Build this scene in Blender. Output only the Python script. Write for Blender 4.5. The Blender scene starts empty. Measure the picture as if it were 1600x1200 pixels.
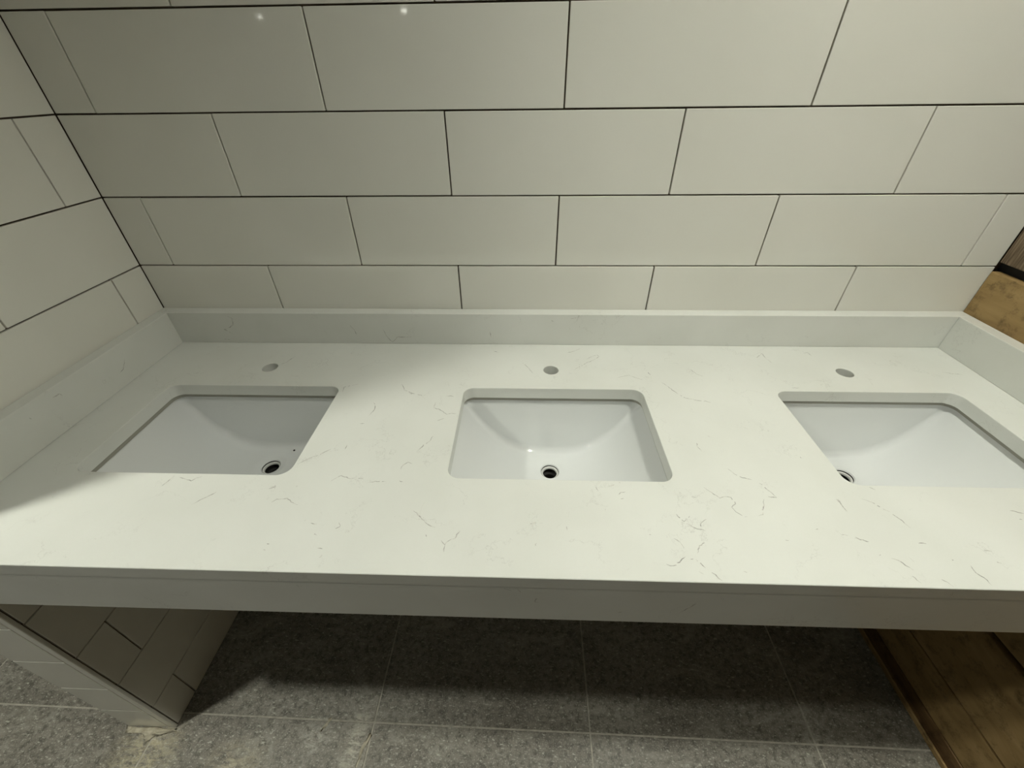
import bpy, bmesh, math, random
from mathutils import Vector, Matrix
random.seed(7)
SC = bpy.context.scene
COL = SC.collection

# ------------------------------------------------------------------ camera, world, lights, exposure
CAM_LOC = Vector((0.93265, -0.94472, 1.40397))
cam_d = bpy.data.cameras.new('camera')
cam = bpy.data.objects.new('camera', cam_d); COL.objects.link(cam)
cam_d.sensor_fit = 'HORIZONTAL'; cam_d.sensor_width = 36.0
cam_d.lens = 36.0 * 644.27 / 1600.0
cam_d.shift_x = 1.2 / 1600.0
cam_d.clip_start = 0.02; cam_d.clip_end = 100
Rm = [[0.99945, -0.03159, -0.0103], [0.03152, 0.80316, 0.59493], [-0.01052, -0.59493, 0.80371]]
right = Vector([r[0] for r in Rm]); fwd = Vector([r[1] for r in Rm]); up = Vector([r[2] for r in Rm])
M = Matrix.Identity(4)
for i in range(3):
    M[i][0] = right[i]; M[i][1] = up[i]; M[i][2] = -fwd[i]; M[i][3] = CAM_LOC[i]
cam.matrix_world = M
SC.camera = cam
SC.view_settings.view_transform = 'Standard'; SC.view_settings.look = 'None'
SC.view_settings.gamma = 1.0; SC.view_settings.use_curve_mapping = False
SC.view_settings.exposure = 0.0
w = bpy.data.worlds.new('world'); SC.world = w; w.use_nodes = True
w.node_tree.nodes['Background'].inputs[0].default_value = (1.0, 0.97, 0.88, 1)
w.node_tree.nodes['Background'].inputs[1].default_value = 0.05
LAMP_COL = (1.0, 1.01, 0.89)
CEIL = 2.50
# ceiling lamps of the hall, some added for their light: (x, y, radiance, radius, label)
LAMPS = [(-0.44, -0.92, 930, 0.055, 'recessed ceiling downlight just past the end of the tiled left wall'),
         (1.50, -0.71, 720, 0.055, 'recessed ceiling downlight above the right half of the countertop'),
         (0.75, -3.20, 170, 0.055, 'added fill downlight in the hall, unseen, farthest behind the camera of the near ones'),  # unseen lamp added as fill for the apron and floor
         (-0.90, -2.30, 260, 0.030, 'small added downlight, unseen behind the camera on the left, for sink glints'),  # unseen lamp added to put bright dots in the basins
         (0.55, -2.15, 240, 0.030, 'small added downlight, unseen behind the camera in the middle, for sink glints'),  # likewise added, for more glints in the basins
         (-1.46, -9.6, 300, 0.042, 'far recessed downlight at the back of the hall, nearer the right'),
         (-4.57, -10.2, 240, 0.042, 'far recessed downlight at the back of the hall, nearer the left')]

# ------------------------------------------------------------------ dimensions (metres)
XR = 1.995          # right wall plane
YF = -0.648         # countertop front
ZT = 0.853          # countertop top
ZB = 0.825          # slab underside
ZA = 0.732          # apron bottom
ZS = 0.939          # top of the splashes
ST = 0.030          # splash thickness
YE = -0.630         # end of the left wall
WT = 0.133          # thickness of the left wall
PW, PH, GR = 0.460, 0.1533, 0.003
Z0 = 1.050 - 7 * PH + 0.0   # lowest joint row (about -0.02)

# ------------------------------------------------------------------ helpers
def link(o, parent=None):
    COL.objects.link(o)
    if parent is not None: o.parent = parent
    return o
def obj(name, me, mat=None, parent=None, loc=None):
    o = bpy.data.objects.new(name, me)
    if mat is not None and len(me.materials) == 0: me.materials.append(mat)
    link(o, parent)
    if loc is not None: o.location = loc
    return o
def mesh_from_bm(bm, name, smooth=False):
    bmesh.ops.recalc_face_normals(bm, faces=bm.faces)
    me = bpy.data.meshes.new(name); bm.to_mesh(me); bm.free()
    if smooth: me.polygons.foreach_set('use_smooth', [True] * len(me.polygons))
    return me
def box_bm(lo, hi, bev=0.0, seg=1, bm=None):
    bm = bm or bmesh.new()
    c = [(a + b) / 2 for a, b in zip(lo, hi)]; s = [b - a for a, b in zip(lo, hi)]
    r = bmesh.ops.create_cube(bm, size=1.0)
    for v in r['verts']:
        v.co = Vector((c[0] + v.co.x * s[0], c[1] + v.co.y * s[1], c[2] + v.co.z * s[2]))
    if bev > 0:
        es = list({e for v in r['verts'] for e in v.link_edges})
        bmesh.ops.bevel(bm, geom=es, offset=bev, segments=seg, profile=0.5, affect='EDGES')
    return bm
def box(name, lo, hi, mat, parent=None, bev=0.0, seg=1):
    return obj(name, mesh_from_bm(box_bm(lo, hi, bev, seg), name), mat, parent)
_cache = {}
def piece(name, size, bev, mat, parent, loc, rot=None, seg=1):
    k = (name, tuple(round(s, 4) for s in size), bev, mat.name)
    if k not in _cache:
        h = [s / 2 for s in size]
        me = mesh_from_bm(box_bm([-a for a in h], h, bev, seg), name); me.materials.append(mat); _cache[k] = me
    o = obj(name, _cache[k], None, parent, loc)
    if rot: o.rotation_euler = rot
    return o
def struct(o, label=None):
    o['kind'] = 'structure'
    if label: o['label'] = label
    return o
def tag(o, label, cat, group=None):
    o['label'] = label; o['category'] = cat
    if group: o['group'] = group
    return o
def empty(name, loc=(0, 0, 0)):
    o = bpy.data.objects.new(name, None); link(o); o.location = loc; o.empty_display_size = 0.05
    return o
def rrect(x0, x1, y0, y1, r, n=8):
    pts = []
    for cx, cy, a0 in ((x1 - r, y1 - r, 0), (x0 + r, y1 - r, 90), (x0 + r, y0 + r, 180), (x1 - r, y0 + r, 270)):
        for i in range(n + 1):
            a = math.radians(a0 + 90 * i / n); pts.append((cx + r * math.cos(a), cy + r * math.sin(a)))
    return pts
def prism_bm(pts, z0, z1):
    bm = bmesh.new()
    vs = [bm.verts.new((x, y, z0)) for x, y in pts]; f = bm.faces.new(vs)
    r = bmesh.ops.extrude_face_region(bm, geom=[f])
    for v in r['geom']:
        if isinstance(v, bmesh.types.BMVert): v.co.z = z1
    bmesh.ops.recalc_face_normals(bm, faces=bm.faces)
    return bm
def lathe_bm(prof, n=48, c=(0, 0), closed=False, bm=None):
    bm = bm or bmesh.new(); rings = []
    for r, z in prof:
        if r < 1e-6: rings.append([bm.verts.new((c[0], c[1], z))])
        else: rings.append([bm.verts.new((c[0] + r * math.cos(2 * math.pi * i / n), c[1] + r * math.sin(2 * math.pi * i / n), z)) for i in range(n)])
    prs = list(zip(rings[:-1], rings[1:]))
    if closed: prs.append((rings[-1], rings[0]))
    for a, b in prs:
        for i in range(n):
            j = (i + 1) % n
            if len(a) == 1 and len(b) == 1: continue
            if len(a) == 1: bm.faces.new((a[0], b[i], b[j]))
            elif len(b) == 1: bm.faces.new((a[i], a[j], b[0]))
            else: bm.faces.new((a[i], a[j], b[j], b[i]))
    return bm
def evaluated(o, name):
    dg = bpy.context.evaluated_depsgraph_get(); dg.update()
    me = bpy.data.meshes.new_from_object(o.evaluated_get(dg)); me.name = name
    return me
def boolean_mesh(me, cutters, name, bevel=0.0):
    o = bpy.data.objects.new('work', me); COL.objects.link(o); tmp = []
    for c in cutters:
        k = bpy.data.objects.new('cut', c); COL.objects.link(k); tmp.append(k)
        m = o.modifiers.new('b', 'BOOLEAN'); m.object = k; m.operation = 'DIFFERENCE'; m.solver = 'EXACT'
    if bevel:
        m = o.modifiers.new('bev', 'BEVEL'); m.width = bevel; m.segments = 1; m.limit_method = 'ANGLE'; m.angle_limit = math.radians(50)
        m.harden_normals = False
    bpy.context.view_layer.update()
    out = evaluated(o, name)
    bpy.data.objects.remove(o)
    for k in tmp: bpy.data.objects.remove(k)
    return out
def auto_smooth(me, ang=35):
    bm = bmesh.new(); bm.from_mesh(me)
    for f in bm.faces: f.smooth = True
    for e in bm.edges:
        e.smooth = len(e.link_faces) == 2 and e.calc_face_angle(0) < math.radians(ang)
    bm.to_mesh(me); bm.free()

# ------------------------------------------------------------------ materials
def mat(name, col=(0.8, 0.8, 0.8), rough=0.5, metal=0.0, spec=0.5):
    m = bpy.data.materials.new(name); m.use_nodes = True
    b = m.node_tree.nodes['Principled BSDF']
    b.inputs['Base Color'].default_value = (*col, 1); b.inputs['Roughness'].default_value = rough
    b.inputs['Metallic'].default_value = metal; b.inputs['Specular IOR Level'].default_value = spec
    return m, m.node_tree, b
def N(nt, t, **kw):
    n = nt.nodes.new(t)
    for k, v in kw.items():
        if hasattr(n, k): setattr(n, k, v)
    return n
def pos(nt, scale=(1, 1, 1), rot=(0, 0, 0)):
    g = N(nt, 'ShaderNodeNewGeometry'); mp = N(nt, 'ShaderNodeMapping')
    mp.inputs['Scale'].default_value = scale; mp.inputs['Rotation'].default_value = rot
    nt.links.new(g.outputs['Position'], mp.inputs['Vector']); return mp.outputs['Vector']
def noise(nt, vec, scale, detail=4, rough=0.5, dist=0.0):
    n = N(nt, 'ShaderNodeTexNoise'); n.inputs['Scale'].default_value = scale; n.inputs['Detail'].default_value = detail
    n.inputs['Roughness'].default_value = rough; n.inputs['Distortion'].default_value = dist
    nt.links.new(vec, n.inputs['Vector']); return n.outputs['Fac']
def ramp(nt, fac, stops):
    r = N(nt, 'ShaderNodeValToRGB'); e = r.color_ramp.elements
    while len(e) < len(stops): e.new(0.5)
    for el, (p, c) in zip(e, stops):
        el.position = p; el.color = (*c, 1) if len(c) == 3 else c
    nt.links.new(fac, r.inputs['Fac']); return r.outputs['Color']
def mix(nt, fac, a, b, mode='MIX'):
    m = N(nt, 'ShaderNodeMix', data_type='RGBA', blend_type=mode)
    for s, v in ((m.inputs['Factor'], fac), (m.inputs['A'], a), (m.inputs['B'], b)):
        if isinstance(v, (int, float)): s.default_value = v
        elif isinstance(v, tuple): s.default_value = (*v, 1)
        else: nt.links.new(v, s)
    return m.outputs['Result']
def mix_col(nt, fac, a, b, mode='MIX'):
    m = nt.nodes.new('ShaderNodeMixRGB'); m.blend_type = mode
    for s, v in ((m.inputs[0], fac), (m.inputs[1], a), (m.inputs[2], b)):
        if isinstance(v, (int, float)): s.default_value = v
        elif isinstance(v, tuple): s.default_value = (*v, 1)
        else: nt.links.new(v, s)
    return m.outputs[0]
def bump(nt, b, h, strength, dist=0.01):
    n = N(nt, 'ShaderNodeBump'); n.inputs['Strength'].default_value = strength; n.inputs['Distance'].default_value = dist
    nt.links.new(h, n.inputs['Height']); nt.links.new(n.outputs['Normal'], b.inputs['Normal'])

# glazed wall tile
M_TILE, nt, b = mat('glazed_tile', (0.70, 0.69, 0.63), 0.045)
c = ramp(nt, noise(nt, pos(nt, (1, 1, 1)), 3.0, 3), [(0.3, (0.805, 0.795, 0.725)), (0.7, (0.845, 0.835, 0.77))])
nt.links.new(c, b.inputs['Base Color'])
bump(nt, b, noise(nt, pos(nt), 7.0, 1.5), 0.02, 0.01)
# thinset behind the tiles
M_BACK, nt, b = mat('dark_backing', (0.085, 0.062, 0.042), 0.9)
c = ramp(nt, noise(nt, pos(nt), 30, 4), [(0.3, (0.05, 0.035, 0.022)), (0.7, (0.13, 0.10, 0.07))]); nt.links.new(c, b.inputs['Base Color'])
# quartz
M_QUARTZ, nt, b = mat('veined_quartz', (0.8, 0.79, 0.72), 0.16)
p0 = pos(nt)
base = ramp(nt, noise(nt, p0, 6, 4), [(0.3, (0.735, 0.745, 0.70)), (0.7, (0.79, 0.80, 0.76))])
base = mix_col(nt, ramp(nt, noise(nt, p0, 900, 2), [(0.35, (0.10,) * 3), (0.65, (0.0,) * 3)]), base, (0.68, 0.67, 0.62))
vw = N(nt, 'ShaderNodeTexVoronoi', feature='DISTANCE_TO_EDGE'); vw.inputs['Scale'].default_value = 7.5
wn = N(nt, 'ShaderNodeTexNoise'); wn.inputs['Scale'].default_value = 9; wn.inputs['Detail'].default_value = 7; wn.inputs['Roughness'].default_value = 0.65
nt.links.new(p0, wn.inputs['Vector'])
va = N(nt, 'ShaderNodeVectorMath', operation='MULTIPLY_ADD'); nt.links.new(wn.outputs['Color'], va.inputs[0])
va.inputs[1].default_value = (0.28, 0.28, 0.28); nt.links.new(p0, va.inputs[2]); nt.links.new(va.outputs[0], vw.inputs['Vector'])
line = ramp(nt, vw.outputs['Distance'], [(0.0, (1,) * 3), (0.010, (0,) * 3)])
mask = ramp(nt, noise(nt, p0, 13, 4, 0.6), [(0.50, (0,) * 3), (0.62, (1,) * 3)])
lm = mix_col(nt, 1.0, line, mask, 'MULTIPLY')
lm2 = mix_col(nt, 1.0, lm, (0.42,) * 3, 'MULTIPLY')
base = mix_col(nt, lm2, base, (0.42, 0.41, 0.38)); nt.links.new(base, b.inputs['Base Color'])
# veins laid in as fine traces
M_VEIN, nt, b = mat('grey_vein', (0.4, 0.39, 0.36), 0.2)
c = ramp(nt, noise(nt, pos(nt), 140, 3, 0.6), [(0.35, (0.70, 0.69, 0.64)), (0.52, (0.50, 0.49, 0.46)), (0.70, (0.30, 0.30, 0.28))]); nt.links.new(c, b.inputs['Base Color'])
# porcelain
M_PORC, nt, b = mat('white_porcelain', (0.80, 0.815, 0.81), 0.02); b.inputs['Coat Weight'].default_value = 1.0; b.inputs['Coat Roughness'].default_value = 0.02
M_CAULK, nt, b = mat('grey_sealant', (0.36, 0.35, 0.30), 0.5)
M_STEEL, nt, b = mat('pale_ring', (0.72, 0.72, 0.69), 0.22, 0.0)
M_DARK, nt, b = mat('dark_rubber', (0.012, 0.011, 0.010), 0.7)
# floor
def stone(name, a, bcol):
    m, nt, b = mat(name, a, 0.45, spec=0.35)
    p = pos(nt); ps = pos(nt, (1, 2.4, 1), (0, 0, 0.8))
    c = ramp(nt, noise(nt, p, 4.5, 6, 0.6), [(0.3, a), (0.72, bcol)])
    g = noise(nt, p, 62, 5, 0.7)
    c = mix_col(nt, ramp(nt, g, [(0.38, (0.75,) * 3), (0.54, (0.0,) * 3)]), c, tuple(x * 0.45 for x in a))
    sp = ramp(nt, noise(nt, ps, 75, 3, 0.55), [(0.60, (0,) * 3), (0.68, (0.7,) * 3)])
    c = mix_col(nt, sp, c, (0.60, 0.58, 0.50))
    fine = ramp(nt, noise(nt, p, 260, 2, 0.5), [(0.56, (0,) * 3), (0.70, (0.55,) * 3)])
    c = mix_col(nt, fine, c, (0.55, 0.53, 0.46))
    smear = ramp(nt, noise(nt, ps, 6, 6, 0.7, 1.2), [(0.52, (0,) * 3), (0.72, (0.45,) * 3)])
    c = mix_col(nt, smear, c, (0.50, 0.48, 0.41))
    # dust and plaster trodden into the tiles, each patch at its own place
    for cx, cy, sx, sy, a0, col in ((-0.045, -0.71, 9, 7, 0.85, (0.55, 0.49, 0.33)), (0.50, -0.665, 22, 9, 0.8, (0.58, 0.55, 0.46)),
                                    (0.385, -0.64, 18, 18, 0.75, (0.52, 0.50, 0.44)), (0.20, -0.70, 10, 16, 0.7, (0.55, 0.49, 0.36)),
                                    (1.0, -0.47, 30, 10, 0.5, (0.40, 0.38, 0.33)), (0.50, -0.60, 16, 40, 0.7, (0.55, 0.52, 0.44))):
        v1 = N(nt, 'ShaderNodeVectorMath', operation='SUBTRACT'); nt.links.new(p, v1.inputs[0]); v1.inputs[1].default_value = (cx, cy, 0)
        v2 = N(nt, 'ShaderNodeVectorMath', operation='MULTIPLY'); nt.links.new(v1.outputs[0], v2.inputs[0]); v2.inputs[1].default_value = (sx, sy, 1)
        v3 = N(nt, 'ShaderNodeVectorMath', operation='LENGTH'); nt.links.new(v2.outputs[0], v3.inputs[0])
        fall = ramp(nt, v3.outputs['Value'], [(0.15, (1,) * 3), (1.0, (0,) * 3)])
        nn = ramp(nt, noise(nt, ps, 34, 6, 0.75, 0.6), [(0.42, (0,) * 3), (0.60, (a0,) * 3)])
        c = mix_col(nt, mix_col(nt, 1.0, fall, nn, 'MULTIPLY'), c, col)
    nt.links.new(c, b.inputs['Base Color']); bump(nt, b, g, 0.35, 0.002)
    return m
M_FLOOR = stone('charcoal_stone_tile', (0.170, 0.155, 0.128), (0.30, 0.285, 0.245))
M_GROUT, nt, b = mat('floor_grout', (0.30, 0.28, 0.24), 0.9)
c = ramp(nt, noise(nt, pos(nt), 60, 4), [(0.3, (0.34, 0.32, 0.27)), (0.7, (0.52, 0.49, 0.42))]); nt.links.new(c, b.inputs['Base Color'])
M_MORTAR, nt, b = mat('dried_mortar', (0.48, 0.44, 0.34), 0.9)
gm = noise(nt, pos(nt), 55, 6, 0.65)
c = ramp(nt, gm, [(0.3, (0.30, 0.265, 0.19)), (0.7, (0.58, 0.54, 0.43))]); nt.links.new(c, b.inputs['Base Color']); bump(nt, b, gm, 0.5, 0.004)
# wood
def wood(name, c0, c1, c2, sc, dirt=True, streak=18):
    m, nt, b = mat(name, c1, 0.6, spec=0.3)
    g = noise(nt, pos(nt, sc), streak, 6, 0.6, 0.4)
    c = ramp(nt, g, [(0.28, c0), (0.5, c1), (0.72, c2)])
    if dirt:
        d = ramp(nt, noise(nt, pos(nt), 26, 6, 0.75), [(0.51, (0,) * 3), (0.68, (0.7,) * 3)])
        c = mix_col(nt, d, c, tuple(x * 0.3 for x in c0))
    nt.links.new(c, b.inputs['Base Color']); bump(nt, b, g, 0.3, 0.002)
    return m
M_WOOD = wood('ochre_board', (0.29, 0.185, 0.075), (0.39, 0.26, 0.11), (0.46, 0.315, 0.145), (1, 0.35, 1.6))
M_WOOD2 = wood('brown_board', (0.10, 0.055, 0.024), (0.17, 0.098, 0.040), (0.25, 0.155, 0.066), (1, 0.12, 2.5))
M_WEATH = wood('weathered_board', (0.02, 0.013, 0.008), (0.19, 0.135, 0.085), (0.36, 0.28, 0.19), (1.0, 1.6, 0.06), False, 150)
M_PAINT, nt, b = mat('hall_paint', (0.62, 0.60, 0.54), 0.8)
c = ramp(nt, noise(nt, pos(nt), 2, 3), [(0.3, (0.30, 0.29, 0.26)), (0.7, (0.34, 0.33, 0.295))]); nt.links.new(c, b.inputs['Base Color'])
M_CAN, nt, b = mat('dark_lamp_can', (0.05, 0.05, 0.048), 0.5)
M_TRIM, nt, b = mat('white_lamp_trim', (0.8, 0.8, 0.78), 0.4)
VEINS=[('z',[(6559,-2051),(6689,-2286),(6910,-2398),(7080,-2451),(7212,-2588)]),
('z',[(7451,-2666),(7438,-2878),(7581,-2927),(7739,-3077),(7848,-3035),(7984,-3062)]),
('z',[(6122,-2717),(6188,-2823),(6211,-2954),(6156,-3157)]),
('z',[(6052,-3393),(6144,-3377)]),
('z',[(5763,-4075),(5675,-4159),(5588,-4242),(5429,-4357),(5280,-4484)]),
('z',[(6033,-4851),(6160,-4742),(6346,-4791),(6482,-4781),(6570,-4793)]),
('z',[(6689,-4861),(6838,-4851),(6989,-4847)]),
('z',[(7204,-4825),(7278,-4847)]),
('z',[(7577,-3716),(7544,-3869),(7455,-3956),(7370,-4123)]),
('z',[(7585,-5418),(7759,-5577),(7878,-5675),(7985,-5715)]),
('z',[(7862,-5842),(7882,-5882)]),
('z',[(8110,-5943),(8180,-6007),(8217,-5940),(8307,-5898),(8374,-5775)]),
('z',[(8180,-6007),(8187,-6122)]),
('z',[(5199,-5351),(5283,-5254),(5447,-5234),(5543,-5296),(5677,-5356)]),
('z',[(5913,-5651),(5963,-5620)]),
('z',[(6032,-5691),(6137,-5703)]),
('z',[(6134,-5843),(6218,-5896)]),
('z',[(6475,-5666),(6521,-5722),(6487,-5765),(6456,-5780)]),
('z',[(6317,-6105),(6393,-6116)]),
('z',[(6402,-6254),(6433,-6216)]),
('z',[(6141,-4652),(6160,-4742)]),
('z',[(5321,-2369),(5293,-2193),(5453,-2130),(5578,-2068)]),
('z',[(6003,-4111),(6004,-3986)]),
('z',[(7169,-4574),(7184,-4461),(7257,-4402),(7352,-4438)]),
('z',[(5042,-5046),(5139,-4993)]),
('z',[(5488,-5002),(5519,-4950)]),
('z',[(7642,-2469),(7729,-2468),(7803,-2494)]),
('z',[(7576,-3277),(7710,-3201)]),
('z',[(5526,-6150),(5568,-6162)]),
('z',[(5532,-6047),(5574,-6059)]),
('z',[(12560,-3807),(12541,-3911),(12580,-4012)]),
('z',[(12895,-4429),(12955,-4554),(13062,-4623),(13202,-4672)]),
('z',[(13292,-4739),(13347,-4822),(13393,-4920),(13443,-5032)]),
('z',[(12341,-4845),(12432,-4959),(12521,-5069),(12610,-5035),(12695,-5049),(12734,-5174),(12647,-5237),(12673,-5327),(12742,-5399),(12810,-5412)]),
('z',[(12990,-5393),(13065,-5362),(13125,-5256),(13222,-5069)]),
('z',[(11722,-5394),(11807,-5523),(11925,-5419)]),
('z',[(11835,-5551),(11930,-5633),(12082,-5678)]),
('z',[(12003,-5631),(12072,-5531),(12165,-5471)]),
('z',[(11348,-6237),(11397,-6260),(11482,-6234),(11597,-6147),(11653,-6109)]),
('z',[(11676,-6145),(11789,-6142),(11825,-6201),(11879,-6271)]),
('z',[(11915,-6293),(11975,-6372),(12043,-6449)]),
('z',[(11840,-6055),(11905,-5927),(12002,-5878)]),
('z',[(12066,-5048),(12137,-5069)]),
('z',[(11566,-5818),(11641,-5882),(11672,-5971)]),
('z',[(12784,-2448),(12990,-2536),(13153,-2549),(13251,-2601)]),
('z',[(12820,-3608),(12876,-3620)]),
('z',[(13588,-3346),(13661,-3390)]),
('z',[(13162,-5792),(13243,-5816)]),
('z',[(14401,-5041),(14396,-5196),(14407,-5280)]),
('z',[(14074,-5695),(14158,-5709)]),
('z',[(14232,-5739),(14395,-5808)]),
('z',[(12381,-6304),(12426,-6326)]),
('z',[(13308,-5019),(13440,-5038)]),
('z',[(11206,-5746),(11249,-5764)]),
('z',[(11775,-6320),(11825,-6365)]),
('z',[(14288,-4114),(14296,-4153)]),
('z',[(14781,-5017),(14908,-5092),(14972,-5182),(15060,-5270),(15125,-5386),(15171,-5554)]),
('z',[(14388,-5041),(14393,-5181),(14394,-5280)]),
('z',[(14252,-5725),(14282,-5751)]),
('z',[(14329,-5768),(14395,-5808)]),
('z',[(14408,-6027),(14459,-6001)]),
('z',[(14540,-6060),(14626,-6094),(14663,-6164),(14722,-6233)]),
('z',[(14651,-6314),(14663,-6370),(14694,-6413)]),
('z',[(14804,-6029),(14820,-6113)]),
('z',[(15555,-6142),(15542,-6246),(15591,-6313),(15600,-6422)]),
('z',[(15004,-6350),(15043,-6393),(15079,-6453)]),
('z',[(15944,-5902),(16039,-5919)]),
('z',[(15926,-6049),(16011,-6099)]),
('z',[(16937,-5196),(17032,-5223),(17097,-5257)]),
('z',[(16933,-5356),(16973,-5364)]),
('z',[(15099,-5809),(15205,-5819)]),
('z',[(13732,-5616),(13819,-5586)]),
('z',[(15059,-4783),(15126,-4838)]),
('z',[(15348,-6064),(15392,-6063)]),
('z',[(9406,-5609),(9480,-5613),(9554,-5592)]),
('z',[(9511,-5987),(9535,-5947)]),
('z',[(10748,-4858),(10860,-4828),(10925,-4758),(10973,-4791)]),
('z',[(10892,-5027),(10937,-4993),(11019,-4975)]),
('z',[(10546,-4869),(10573,-4969)]),
('z',[(10913,-5123),(10968,-5105)]),
('z',[(10626,-5316),(10634,-5346)]),
('z',[(9993,-5652),(9999,-5721)]),
('z',[(9285,-1156),(9395,-1312),(9524,-1577)]),
('z',[(10406,-666),(10548,-612),(10721,-487)]),
('z',[(10473,-1449),(10592,-1332),(10735,-1213),(10858,-1091),(11001,-1008),(11158,-841),(11124,-757),(10977,-844),(10828,-970)]),
('z',[(11452,-1728),(11724,-1615),(11869,-1721),(11999,-1791)]),
('z',[(12179,-1459),(12229,-1606)]),
('z',[(12407,-1889),(12546,-2126),(12649,-2321),(12767,-2447),(13013,-2523)]),
('z',[(13202,-1366),(13290,-1552),(13421,-1659)]),
('z',[(8538,-624),(8681,-691)]),
('z',[(6821,-2393),(6945,-2404)]),
('z',[(14955,-841),(15172,-638),(15166,-838),(15226,-1068)]),
('z',[(16114,-624),(16306,-581),(16326,-741)]),
('z',[(18885,-1375),(19066,-1442),(19273,-1473)]),
('z',[(15186,-2043),(15370,-2052)]),
('z',[(3932,-5396),(4024,-5303),(4119,-5207),(4196,-5130)]),
('z',[(5047,-5013),(5122,-4972),(5145,-5050)]),
('z',[(3244,-4813),(3201,-4936),(3177,-5037)]),
('z',[(3339,-4831),(3434,-4850),(3603,-4907),(3660,-4845),(3735,-4810)]),
('z',[(3605,-955),(3514,-1206),(3392,-1329)]),
('y',[(4891,9069),(4981,8932),(5010,8792)]),
('y',[(5419,9374),(5458,9275)]),
('y',[(5724,8937),(5801,8692),(5907,8585),(6058,8729),(6431,8732)]),
('y',[(8447,8921),(8471,8748)]),
('y',[(10415,9271),(10618,9305),(10667,9403),(10596,9206)]),
('y',[(9975,9235),(10035,9203)]),
('y',[(1815,9287),(1920,9243),(1864,9061),(1719,8967),(1572,8920),(1767,8780)]),
('y',[(1448,8633),(1610,8611)]),
('x',[(-2192,8843),(-2042,8892),(-1900,9057)]),
('x',[(-3456,9221),(-3395,9212),(-3378,9140)]),
('x',[(-3536,9225),(-3415,9208)]),
('x',[(-4042,9160),(-4031,9112)]),
('y',[(8957,8282),(9069,8235),(9182,8173)]),
('y',[(9262,8222),(9307,8134)]),
('y',[(9508,7865),(9539,8008),(9519,7865),(9590,7845)]),
('y',[(10965,8310),(11066,8359)]),
('y',[(11645,7643),(11748,7797),(11831,7970)]),
('y',[(10754,7616),(10821,7645)])]

# ------------------------------------------------------------------ floor
FL_O = Vector((0.534, -0.603)); FA = -0.0107; FT = 0.584
floor = struct(box('floor', (-7.0, -13.0, -0.06), (XR + 0.30, 0.20, -0.0012), M_GROUT), 'charcoal stone tile floor with pale grout lines')
ca, sa = math.cos(FA), math.sin(FA)
for i in range(-5, 4):
    for j in range(-5, 2):
        lx0, lx1, ly0, ly1 = i * FT, (i + 1) * FT, j * FT, (j + 1) * FT
        # clip the last tiles at the walls
        if FL_O.x + lx1 > XR + 0.02: lx1 = XR - FL_O.x + 0.006
        if FL_O.y + ly1 > 0: ly1 = -FL_O.y + 0.006
        if lx1 - lx0 < 0.03 or ly1 - ly0 < 0.03: continue
        g = 0.0021
        cx, cy = (lx0 + lx1) / 2, (ly0 + ly1) / 2
        piece('floor_tile', (lx1 - lx0 - 2 * g, ly1 - ly0 - 2 * g, 0.010), 0.0009, M_FLOOR, floor,
              (FL_O.x + cx * ca - cy * sa, FL_O.y + cx * sa + cy * ca, -0.005), (0, 0, FA))
# dried mortar smeared along the foot of the left wall's end
def smear(pts, h, seed, parent):
    rnd = random.Random(seed); bm = bmesh.new()
    cx = sum(p[0] for p in pts) / len(pts); cy = sum(p[1] for p in pts) / len(pts)
    dense = []
    for k in range(len(pts)):
        a, b2 = pts[k], pts[(k + 1) % len(pts)]
        for t in range(5):
            f = t / 5; dense.append((a[0] + (b2[0] - a[0]) * f + rnd.uniform(-.0025, .0025), a[1] + (b2[1] - a[1]) * f + rnd.uniform(-.0025, .0025)))
    rings = []
    for s, z in ((1.0, 0.0002), (0.86, h * 0.5), (0.55, h), (0.25, h * 0.8)):
        rings.append([bm.verts.new((cx + (x - cx) * s, cy + (y - cy) * s, z * rnd.uniform(0.6, 1.2) + 0.0002)) for x, y in dense])
    n = len(dense); top = bm.verts.new((cx, cy, h * 0.8))
    for a, b2 in zip(rings[:-1], rings[1:]):
        for k in range(n): bm.faces.new((a[k], a[(k + 1) % n], b2[(k + 1) % n], b2[k]))
    for k in range(n): bm.faces.new((rings[-1][k], rings[-1][(k + 1) % n], top))
    bm.faces.new(list(reversed(rings[0])))
    return obj('mortar_smear', mesh_from_bm(bm, 'mortar_smear', True), M_MORTAR, parent)
smear([(-0.137, -0.6305), (0.002, -0.6305), (0.006, -0.637), (-0.018, -0.643), (-0.045, -0.650), (-0.062, -0.664), (-0.075, -0.650), (-0.10, -0.643), (-0.132, -0.646)], 0.004, 1, floor)
smear([(0.528, -0.625), (0.536, -0.630), (0.524, -0.655), (0.519, -0.690), (0.512, -0.70), (0.514, -0.66)], 0.0012, 2, floor)
smear([(0.408, -0.598), (0.416, -0.596), (0.409, -0.612), (0.398, -0.626), (0.394, -0.625), (0.401, -0.612)], 0.0010, 3, floor)

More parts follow.
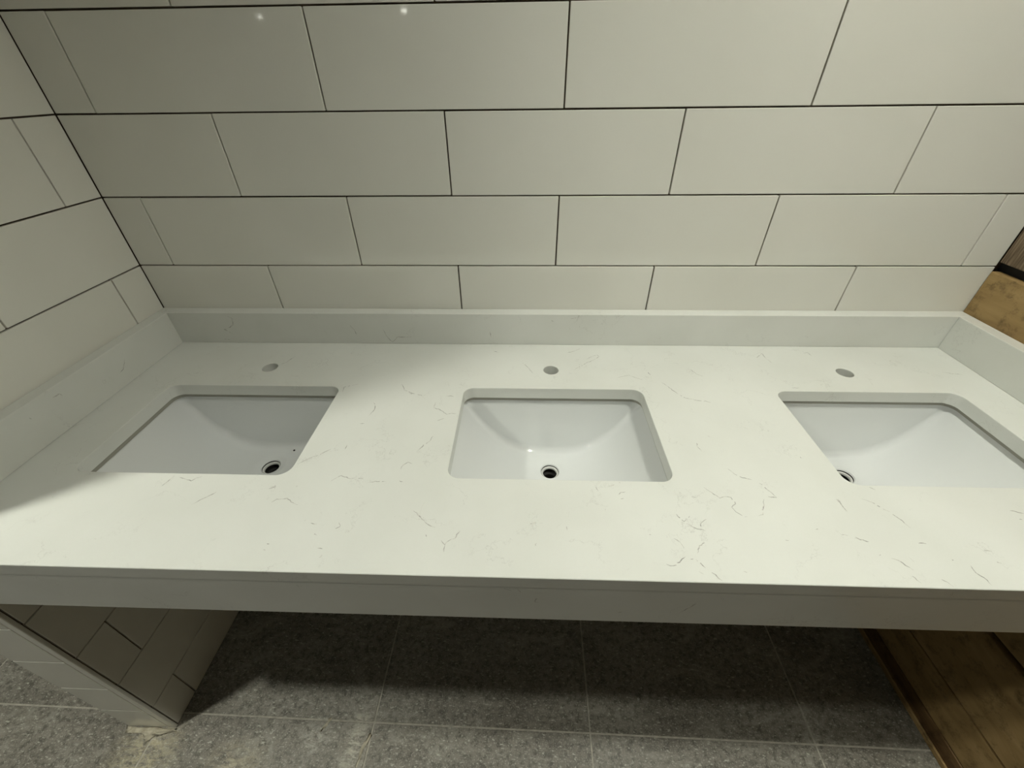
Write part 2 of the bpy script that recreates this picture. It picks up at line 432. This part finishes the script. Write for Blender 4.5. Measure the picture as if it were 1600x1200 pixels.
# ------------------------------------------------------------------ tiled walls
rt = random.Random(11)
def jz(k): return Z0 + k * PH
def tiled_back():
    w_ = struct(box('wall_back', (-7.0, 0.0065, 0.0), (XR + 0.02, 0.20, CEIL), M_BACK), 'back wall of large white glazed tiles with dark open joints')
    for k in range(0, 17):
        z0, z1 = max(jz(k), 0.0), min(jz(k + 1), CEIL)
        if z1 - z0 < 0.012: continue
        off = 0.083 if k % 2 == 1 else 0.313      # rows alternate (joint k=7 at z 1.05)
        xs = [-0.0011] + [off + PW * n for n in range(0, 5) if 0.02 < off + PW * n < XR - 0.02] + [XR + 0.006]
        for a, b2 in zip(xs[:-1], xs[1:]):
            piece('tile', (b2 - a - GR, 0.009, z1 - z0 - GR), 0.0011, M_TILE, w_,
                  ((a + b2) / 2, 0.0045 + rt.uniform(0, .0005), (z0 + z1) / 2 + rt.uniform(-.0003, .0003)),
                  (rt.uniform(-.0005, .0005), rt.uniform(-.0005, .0005), rt.uniform(-.0005, .0005)), 2)
    return w_
wall_back = tiled_back()
wall_left = struct(box('wall_left', (-WT + 0.0065, YE + 0.0065, 0.0), (-0.0065, 0.0065, CEIL), M_BACK), 'left wing wall of white glazed tiles, ending at the countertop front')
for k in range(0, 17):
    z0, z1 = max(jz(k), 0.0), min(jz(k + 1), CEIL)
    if z1 - z0 < 0.012: continue
    # joints counted from the corner
    js = [-0.087, -0.547] if k % 2 == 0 else [-0.317]
    ys = [0.0004] + js + [YE + 0.0085]
    for face in (0, 1):
        for a, b2 in zip(ys[:-1], ys[1:]):
            x = -0.0045 - rt.uniform(0, .0005) if face == 0 else -WT + 0.0045
            piece('tile', (0.009, a - b2 - GR, z1 - z0 - GR), 0.0011, M_TILE, wall_left, (x, (a + b2) / 2, (z0 + z1) / 2),
                  (rt.uniform(-.0006, .0006), rt.uniform(-.0012, .0012), rt.uniform(-.0012, .0012)), 2)
    piece('tile', (WT - 0.0195 - 0.0005, 0.009, z1 - z0 - GR), 0.0011, M_TILE, wall_left, ((-WT + 0.0005 - 0.0190) / 2, YE + 0.0045, (z0 + z1) / 2), None, 2)
box('corner_trim', (-0.0175, YE, 0.0), (0.0, YE + 0.0075, CEIL), M_TILE, wall_left, 0.0016, 2)

# ------------------------------------------------------------------ right wall of boards
wall_right = struct(box('wall_right', (XR + 0.020, -13.0, 0.0), (XR + 0.20, 0.0065, CEIL), M_DARK), 'right wall clad in rough horizontal wooden boards')
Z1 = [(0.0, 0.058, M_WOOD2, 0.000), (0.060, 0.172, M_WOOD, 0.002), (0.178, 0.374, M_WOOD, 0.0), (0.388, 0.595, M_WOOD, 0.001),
      (0.602, 0.815, M_WOOD, 0.0), (0.822, 1.040, M_WOOD, 0.0)]
for z0, z1, m_, dx in Z1:
    box('board', (XR + dx, -3.2, z0), (XR + 0.020, -0.001, z1), m_, wall_right, 0.003, 2)
z = 1.060
k = 0
while z < CEIL - 0.05:
    z1 = min(z + 0.205, CEIL)
    o = box('board', (XR + 0.004 + 0.003 * (k % 2), -3.2, z), (XR + 0.020, -0.001, z1), M_WEATH, wall_right, 0.003, 2)
    if k == 0: o['label'] = 'grey-brown weathered board with dark vertical streaks'
    z = z1 + 0.012; k += 1
box('foot_strip', (XR - 0.006, -3.2, 0.0), (XR, -0.002, 0.017), M_WOOD, wall_right, 0.002, 1)

# ------------------------------------------------------------------ hall shell behind the camera
struct(box('ceiling', (-7.0, -13.0, CEIL), (XR + 0.20, 0.20, CEIL + 0.06), M_PAINT))
struct(box('wall_front', (-7.0, -13.10, 0.0), (XR + 0.20, -13.0, CEIL), M_PAINT))
struct(box('wall_far_left', (-7.10, -13.0, 0.0), (-7.0, 0.20, CEIL), M_PAINT))

# ------------------------------------------------------------------ countertop
ct = empty('countertop', (0.995, -0.32, ZB))
tag(ct, 'long white quartz countertop with grey veins, three sink openings and low splashes', 'countertop')
def child(o):
    o.parent = ct; o.matrix_parent_inverse = Matrix.Translation(ct.location).inverted(); return o
OPEN = [(0.130, 0.522), (0.800, 1.190), (1.476, 1.862)]
OY0, OY1 = -0.474, -0.217
HX = [0.322, 0.995, 1.669]; HY = -0.144
cut = [mesh_from_bm(prism_bm(rrect(a, b2, OY0, OY1, 0.022), ZB - 0.02, ZT + 0.02), 'c') for a, b2 in OPEN]
for x in HX:
    cut.append(mesh_from_bm(prism_bm([(x + 0.0175 * math.cos(2 * math.pi * t / 40), HY + 0.0175 * math.sin(2 * math.pi * t / 40)) for t in range(40)], ZB - 0.02, ZT + 0.02), 'c'))
slab = boolean_mesh(mesh_from_bm(box_bm((0.0005, YF, ZB), (XR - 0.0005, -0.0005, ZT)), 's'), cut, 'slab', 0.0013)
auto_smooth(slab, 30)
child(obj('slab', slab, M_QUARTZ))
ab = box_bm((0.0005, YF, ZA), (XR - 0.0005, YF + 0.020, ZB + 0.0016))
bmesh.ops.bevel(ab, geom=[e for e in ab.edges if all(v.co.z < ZB for v in e.verts)], offset=0.0012, segments=2, profile=0.5, affect='EDGES')
child(obj('apron', mesh_from_bm(ab, 'apron'), M_QUARTZ))
child(box('backsplash', (0.0005, -ST, ZT), (XR - 0.0005, -0.0005, ZS), M_QUARTZ, None, 0.0015, 2))
child(box('side_splash', (0.0005, YF + 0.001, ZT), (ST, -ST - 0.0003, ZS), M_QUARTZ, None, 0.0015, 2))
child(box('side_splash', (XR - ST - 0.002, YF + 0.001, ZT), (XR - 0.0005, -ST - 0.0003, ZS), M_QUARTZ, None, 0.0015, 2))

# grey veins: each trace is a hair-thin ribbon in the stone's face
rv = random.Random(5)
vb = bmesh.new()
def inside_open(x, y):
    return any(a - 0.003 < x < b2 + 0.003 and OY0 - 0.003 < y < OY1 + 0.003 for a, b2 in OPEN) or any((x - h) ** 2 + (y - HY) ** 2 < 0.019 ** 2 for h in HX)
for ax, pts in VEINS:
    P = [Vector((q[0] / 1e4, q[1] / 1e4)) for q in pts]
    # resample with a crooked path
    Q = []
    for a, b2 in zip(P[:-1], P[1:]):
        L = (b2 - a).length; n = max(2, int(L / 0.0035)); d = (b2 - a) / max(L, 1e-6); nn = Vector((-d.y, d.x))
        for t in range(n): Q.append(a + (b2 - a) * (t / n) + nn * rv.uniform(-1, 1) * 0.0009)
    Q.append(P[-1]); prev = None; ph = rv.uniform(0, 6)
    for k, q in enumerate(Q):
        d = (Q[min(k + 1, len(Q) - 1)] - Q[max(k - 1, 0)]);
        if d.length < 1e-7: continue
        d.normalize(); nn = Vector((-d.y, d.x)); t = k / max(1, len(Q) - 1)
        wd = 0.00058 * (0.35 + 0.9 * abs(math.sin(ph + k * 0.37)) + rv.uniform(0, .5)) * min(1, 0.25 + 4 * min(t, 1 - t))
        pr = []
        for s in (-1, 1):
            u = q + nn * wd * s
            if ax == 'z': c3 = (u.x, u.y, ZT + 0.00012)
            elif ax == 'y':
                c3 = (u.x, -ST - 0.00012, u.y) if u.y > ZT else (u.x, YF - 0.00012, u.y)
            else: c3 = (ST + 0.00012, u.x, u.y)
            pr.append(vb.verts.new(c3))
        bad = (ax == 'z' and (inside_open(q.x, q.y) or q.y < YF + 0.002 or q.y > -ST - 0.001)) or (ax == 'y' and (q.y > ZS - 0.002 or (q.y < ZA + 0.002) or (ZB - .001 < q.y < ZT + 0.001)))
        if bad: prev = None; continue
        if prev and rv.random() > 0.07: vb.faces.new((prev[0], prev[1], pr[1], pr[0]))
        prev = pr
bmesh.ops.delete(vb, geom=[v for v in vb.verts if not v.link_faces], context='VERTS')
vme = bpy.data.meshes.new('veining'); vb.to_mesh(vme); vb.free()
vo = obj('veining', vme, M_VEIN); child(vo); vo['kind'] = 'stuff'

# ------------------------------------------------------------------ undermount sinks
RIM_Z = ZB - 0.0006
def basin_mesh(half):
    """open bowl (inner + outer skin) centred on x=0; steep back and front, sides falling in an arc to the drain"""
    e = 0.0080
    x0, x1 = -half - e, half + e; y0, y1 = OY0 - e, OY1 + e
    r = 0.026; hw = half + e
    zmin = 0.664
    DY = -0.285
    def arc(x):
        t = min(1, abs(x) / hw)
        return zmin + (RIM_Z - 0.006 - zmin) * (t ** 2.7)
    def yb(x, s):
        d = max(0.0, abs(x) - (hw - r)); off = r - math.sqrt(max(0.0, r * r - d * d))
        return (y1 - off) if s > 0 else (y0 + off)
    def column(x, grow):
        zb = arc(x) ; yB, yF = yb(x, 1), yb(x, -1)
        depth = RIM_Z - zb
        k = min(1, depth / 0.16)
        sl = 0.010 * k; f = min(0.016, max(0.003, depth * 0.35)); ff = min(0.045, max(0.005, depth * 0.5)); slf = 0.028 * k
        pts = [(yB, RIM_Z)]
        for t in (0.5, 1.0): pts.append((yB - sl * t, RIM_Z - (depth - f) * t))
        for a in range(1, 9):
            A = math.pi / 2 * a / 8; pts.append((yB - sl - f * (1 - math.cos(A)), zb + f - f * math.sin(A)))
        ys, ye = yB - sl - f, yF + slf + ff
        for t in range(1, 22):
            u = t / 22; y = ys + (ye - ys) * u
            pts.append((y, zb + 0.010 * (abs(y - DY) / 0.15) ** 1.6 * k - (0.0)))
        z_end = zb + 0.010 * (abs(ye - DY) / 0.15) ** 1.6 * k
        for a in range(0, 9):
            A = math.pi / 2 * a / 8; zz = z_end + ff * (1 - math.cos(A)); pts.append((ye - ff * math.sin(A), min(zz, RIM_Z - 0.001)))
        top0 = pts[-1]
        for t in (0.5, 1.0): pts.append((top0[0] + (yF - top0[0]) * t, top0[1] + (RIM_Z - top0[1]) * t))
        # soft blend of the back fillet start
        return pts
    xs = []; n = 84
    for i in range(n + 1):
        u = -1 + 2 * i / n
        xs.append(hw * math.sin(u * math.pi / 2) * 0.35 + hw * u * 0.65)
    bm = bmesh.new(); grid = []
    for x in xs:
        col = column(x, 0); row = []
        for y, z in col:
            row.append(bm.verts.new((x, y, z)))
        grid.append(row)
    m = len(grid[0])
    for i in range(n):
        for j in range(m - 1): bm.faces.new((grid[i][j], grid[i + 1][j], grid[i + 1][j + 1], grid[i][j + 1]))
    # rim flange and outer skin
    outer = []
    for i, x in enumerate(xs):
        fx = x * (hw + 0.022) / hw
        row = []
        col = [(v.co.y, v.co.z) for v in grid[i]]
        for j, (y, z) in enumerate(col):
            cy = (y0 + y1) / 2
            if j in (0, m - 1) or i in (0, n): row.append(bm.verts.new((fx, cy + (y - cy) * 1.14, RIM_Z)))
            else: row.append(bm.verts.new((x * 1.04, cy + (y - cy) * 1.07, min(z - 0.010, RIM_Z - 0.010))))
        outer.append(row)
    for i in range(n):
        for j in range(m - 1): bm.faces.new((outer[i][j + 1], outer[i + 1][j + 1], outer[i + 1][j], outer[i][j]))
    for i in range(n):
        bm.faces.new((grid[i + 1][0], grid[i][0], outer[i][0], outer[i + 1][0]))
        bm.faces.new((grid[i][m - 1], grid[i + 1][m - 1], outer[i + 1][m - 1], outer[i][m - 1]))
    for j in range(m - 1):
        bm.faces.new((grid[0][j], grid[0][j + 1], outer[0][j + 1], outer[0][j]))
        bm.faces.new((grid[n][j + 1], grid[n][j], outer[n][j], outer[n][j + 1]))
    bmesh.ops.recalc_face_normals(bm, faces=bm.faces)
    me = bpy.data.meshes.new('b'); bm.to_mesh(me); bm.free()
    # drain: flared well cut through the bottom
    prof = [(0, zmin - 0.03), (0.0205, zmin - 0.03), (0.0205, zmin - 0.0045), (0.0225, zmin - 0.0022), (0.0285, zmin - 0.0008), (0.036, zmin + 0.0016), (0.044, zmin + 0.0060), (0, zmin + 0.02)]
    cb = lathe_bm(prof, 56, (0, DY)); bmesh.ops.recalc_face_normals(cb, faces=cb.faces)
    cm = bpy.data.meshes.new('c'); cb.to_mesh(cm); cb.free()
    out = boolean_mesh(me, [cm], 'basin'); auto_smooth(out, 32)
    return out, zmin, DY
SINK_LABELS = ['white porcelain undermount sink in the shaded left opening, nearest the tiled left wall',
               'white porcelain undermount sink in the middle of the three countertop openings',
               'white porcelain undermount sink in the right opening, nearest the wooden wall']
bm_, zmin, DY = basin_mesh(0.195)
bm_.materials.append(M_PORC)
# seal under the stone edge
def frame_bm(x0, x1, y0, y1, r, g, za, zb):
    o_, i_ = rrect(x0 - g, x1 + g, y0 - g, y1 + g, r + g), rrect(x0, x1, y0, y1, r)
    bm = bmesh.new(); n = len(o_)
    L = [[bm.verts.new((p[0], p[1], zz)) for p in q] for q, zz in ((o_, za), (i_, za), (i_, zb), (o_, zb))]
    for a in range(4):
        A, B = L[a], L[(a + 1) % 4]
        for k in range(n): bm.faces.new((A[k], A[(k + 1) % n], B[(k + 1) % n], B[k]))
    return bm
pb = lathe_bm([(0.0201, zmin - 0.0050), (0.0201, zmin - 0.0275), (0.0150, zmin - 0.030), (0.0150, zmin - 0.060), (0.0204, zmin - 0.060), (0.0204, zmin - 0.0050)], 48, closed=True)
pipe_me = mesh_from_bm(pb, 'drain_pipe', True); auto_smooth(pipe_me); pipe_me.materials.append(M_DARK)
rb = lathe_bm([(0.0160, zmin - 0.0100), (0.0166, zmin - 0.0088), (0.0200, zmin - 0.0076), (0.0200, zmin - 0.0130), (0.0160, zmin - 0.0130)], 48, closed=True)
ring_me = mesh_from_bm(rb, 'drain_ring', True); auto_smooth(ring_me); ring_me.materials.append(M_STEEL)
cbm = lathe_bm([(0, zmin - 0.058), (0.0149, zmin - 0.058), (0.0149, zmin - 0.0605), (0, zmin - 0.0605)], 32)
plug_me = mesh_from_bm(cbm, 'drain_bottom'); plug_me.materials.append(M_DARK)
sme = mesh_from_bm(frame_bm(-0.195 - 0.0035, 0.195 + 0.0035, OY0 - 0.0035, OY1 + 0.0035, 0.024, 0.0042, ZB - 0.0085, ZB - 0.0004), 'sealant_bead'); sme.materials.append(M_CAULK)
sink0 = None
for k, (a, b2) in enumerate(OPEN):
    cx = (a + b2) / 2
    s = empty('undermount_sink', (cx, 0, 0)); tag(s, SINK_LABELS[k], 'sink', 'white undermount sinks in the countertop')
    if sink0 is None:
        kids = [obj('basin', bm_, None, s), obj('drain_pipe', pipe_me, None, s, (0, DY, 0)), obj('drain_ring', ring_me, None, s, (0, DY, 0)), obj('drain_bottom', plug_me, None, s, (0, DY, 0))]
        kids.append(obj('sealant_bead', sme, None, s)); kids[2]['label'] = 'pale ring inside the drain hole'
        sink0 = kids
    else:
        for c0 in sink0:
            c1 = c0.copy(); COL.objects.link(c1); c1.parent = s
# a crumb of dirt lying in the left sink
bm = bmesh.new(); bmesh.ops.create_icosphere(bm, subdivisions=2, radius=0.0026)
rc = random.Random(3)
for v in bm.verts: v.co *= rc.uniform(0.75, 1.15); v.co.z *= 0.6
CRUMB = obj('dirt_crumb', mesh_from_bm(bm, 'dirt_crumb', True), M_DARK, None, (0.405, -0.302, 0.685))
tag(CRUMB, 'tiny black crumb lying in the left sink just right of its drain', 'dirt')
# drop the crumb on to the basin
from mathutils.bvhtree import BVHTree
vs = [v.co.copy() + Vector(((OPEN[0][0] + OPEN[0][1]) / 2, 0, 0)) for v in bm_.vertices]
bvh = BVHTree.FromPolygons(vs, [tuple(p.vertices) for p in bm_.polygons])
hitp = bvh.ray_cast(Vector((0.3623, -0.2360, 0.80)), Vector((0, 0, -1)))
if hitp[0] is not None: CRUMB.location = hitp[0] + Vector((0, 0, 0.0009))

# ------------------------------------------------------------------ ceiling lamps
for x, y, rad, r, lab in LAMPS:
    t = empty('ceiling_downlight', (x, y, CEIL)); tag(t, lab, 'ceiling light', 'recessed downlights in the hall ceiling')
    dp = 0.048 if y > -5 else 0.008          # near cans made deep and dark to narrow the lamps' spread
    tb = lathe_bm([(r + 0.002, -0.001), (r + 0.004, -dp), (r + 0.012, -dp - 0.001), (r + 0.016, -dp + 0.003), (r + 0.016, -0.001)], 40, closed=True)
    obj('trim_or_baffle', mesh_from_bm(tb, 'trim_or_baffle', True), M_TRIM if y < -5 else M_CAN, t)
    m_, nt, b = mat('lit_lens', (0.9, 0.9, 0.9), 0.4)
    b.inputs['Emission Color'].default_value = (*LAMP_COL, 1); b.inputs['Emission Strength'].default_value = rad
    lb = lathe_bm([(0, -0.005), (r, -0.005), (r, -0.0015), (0, -0.0015)], 40)
    obj('lens', mesh_from_bm(lb, 'lens'), m_, t)
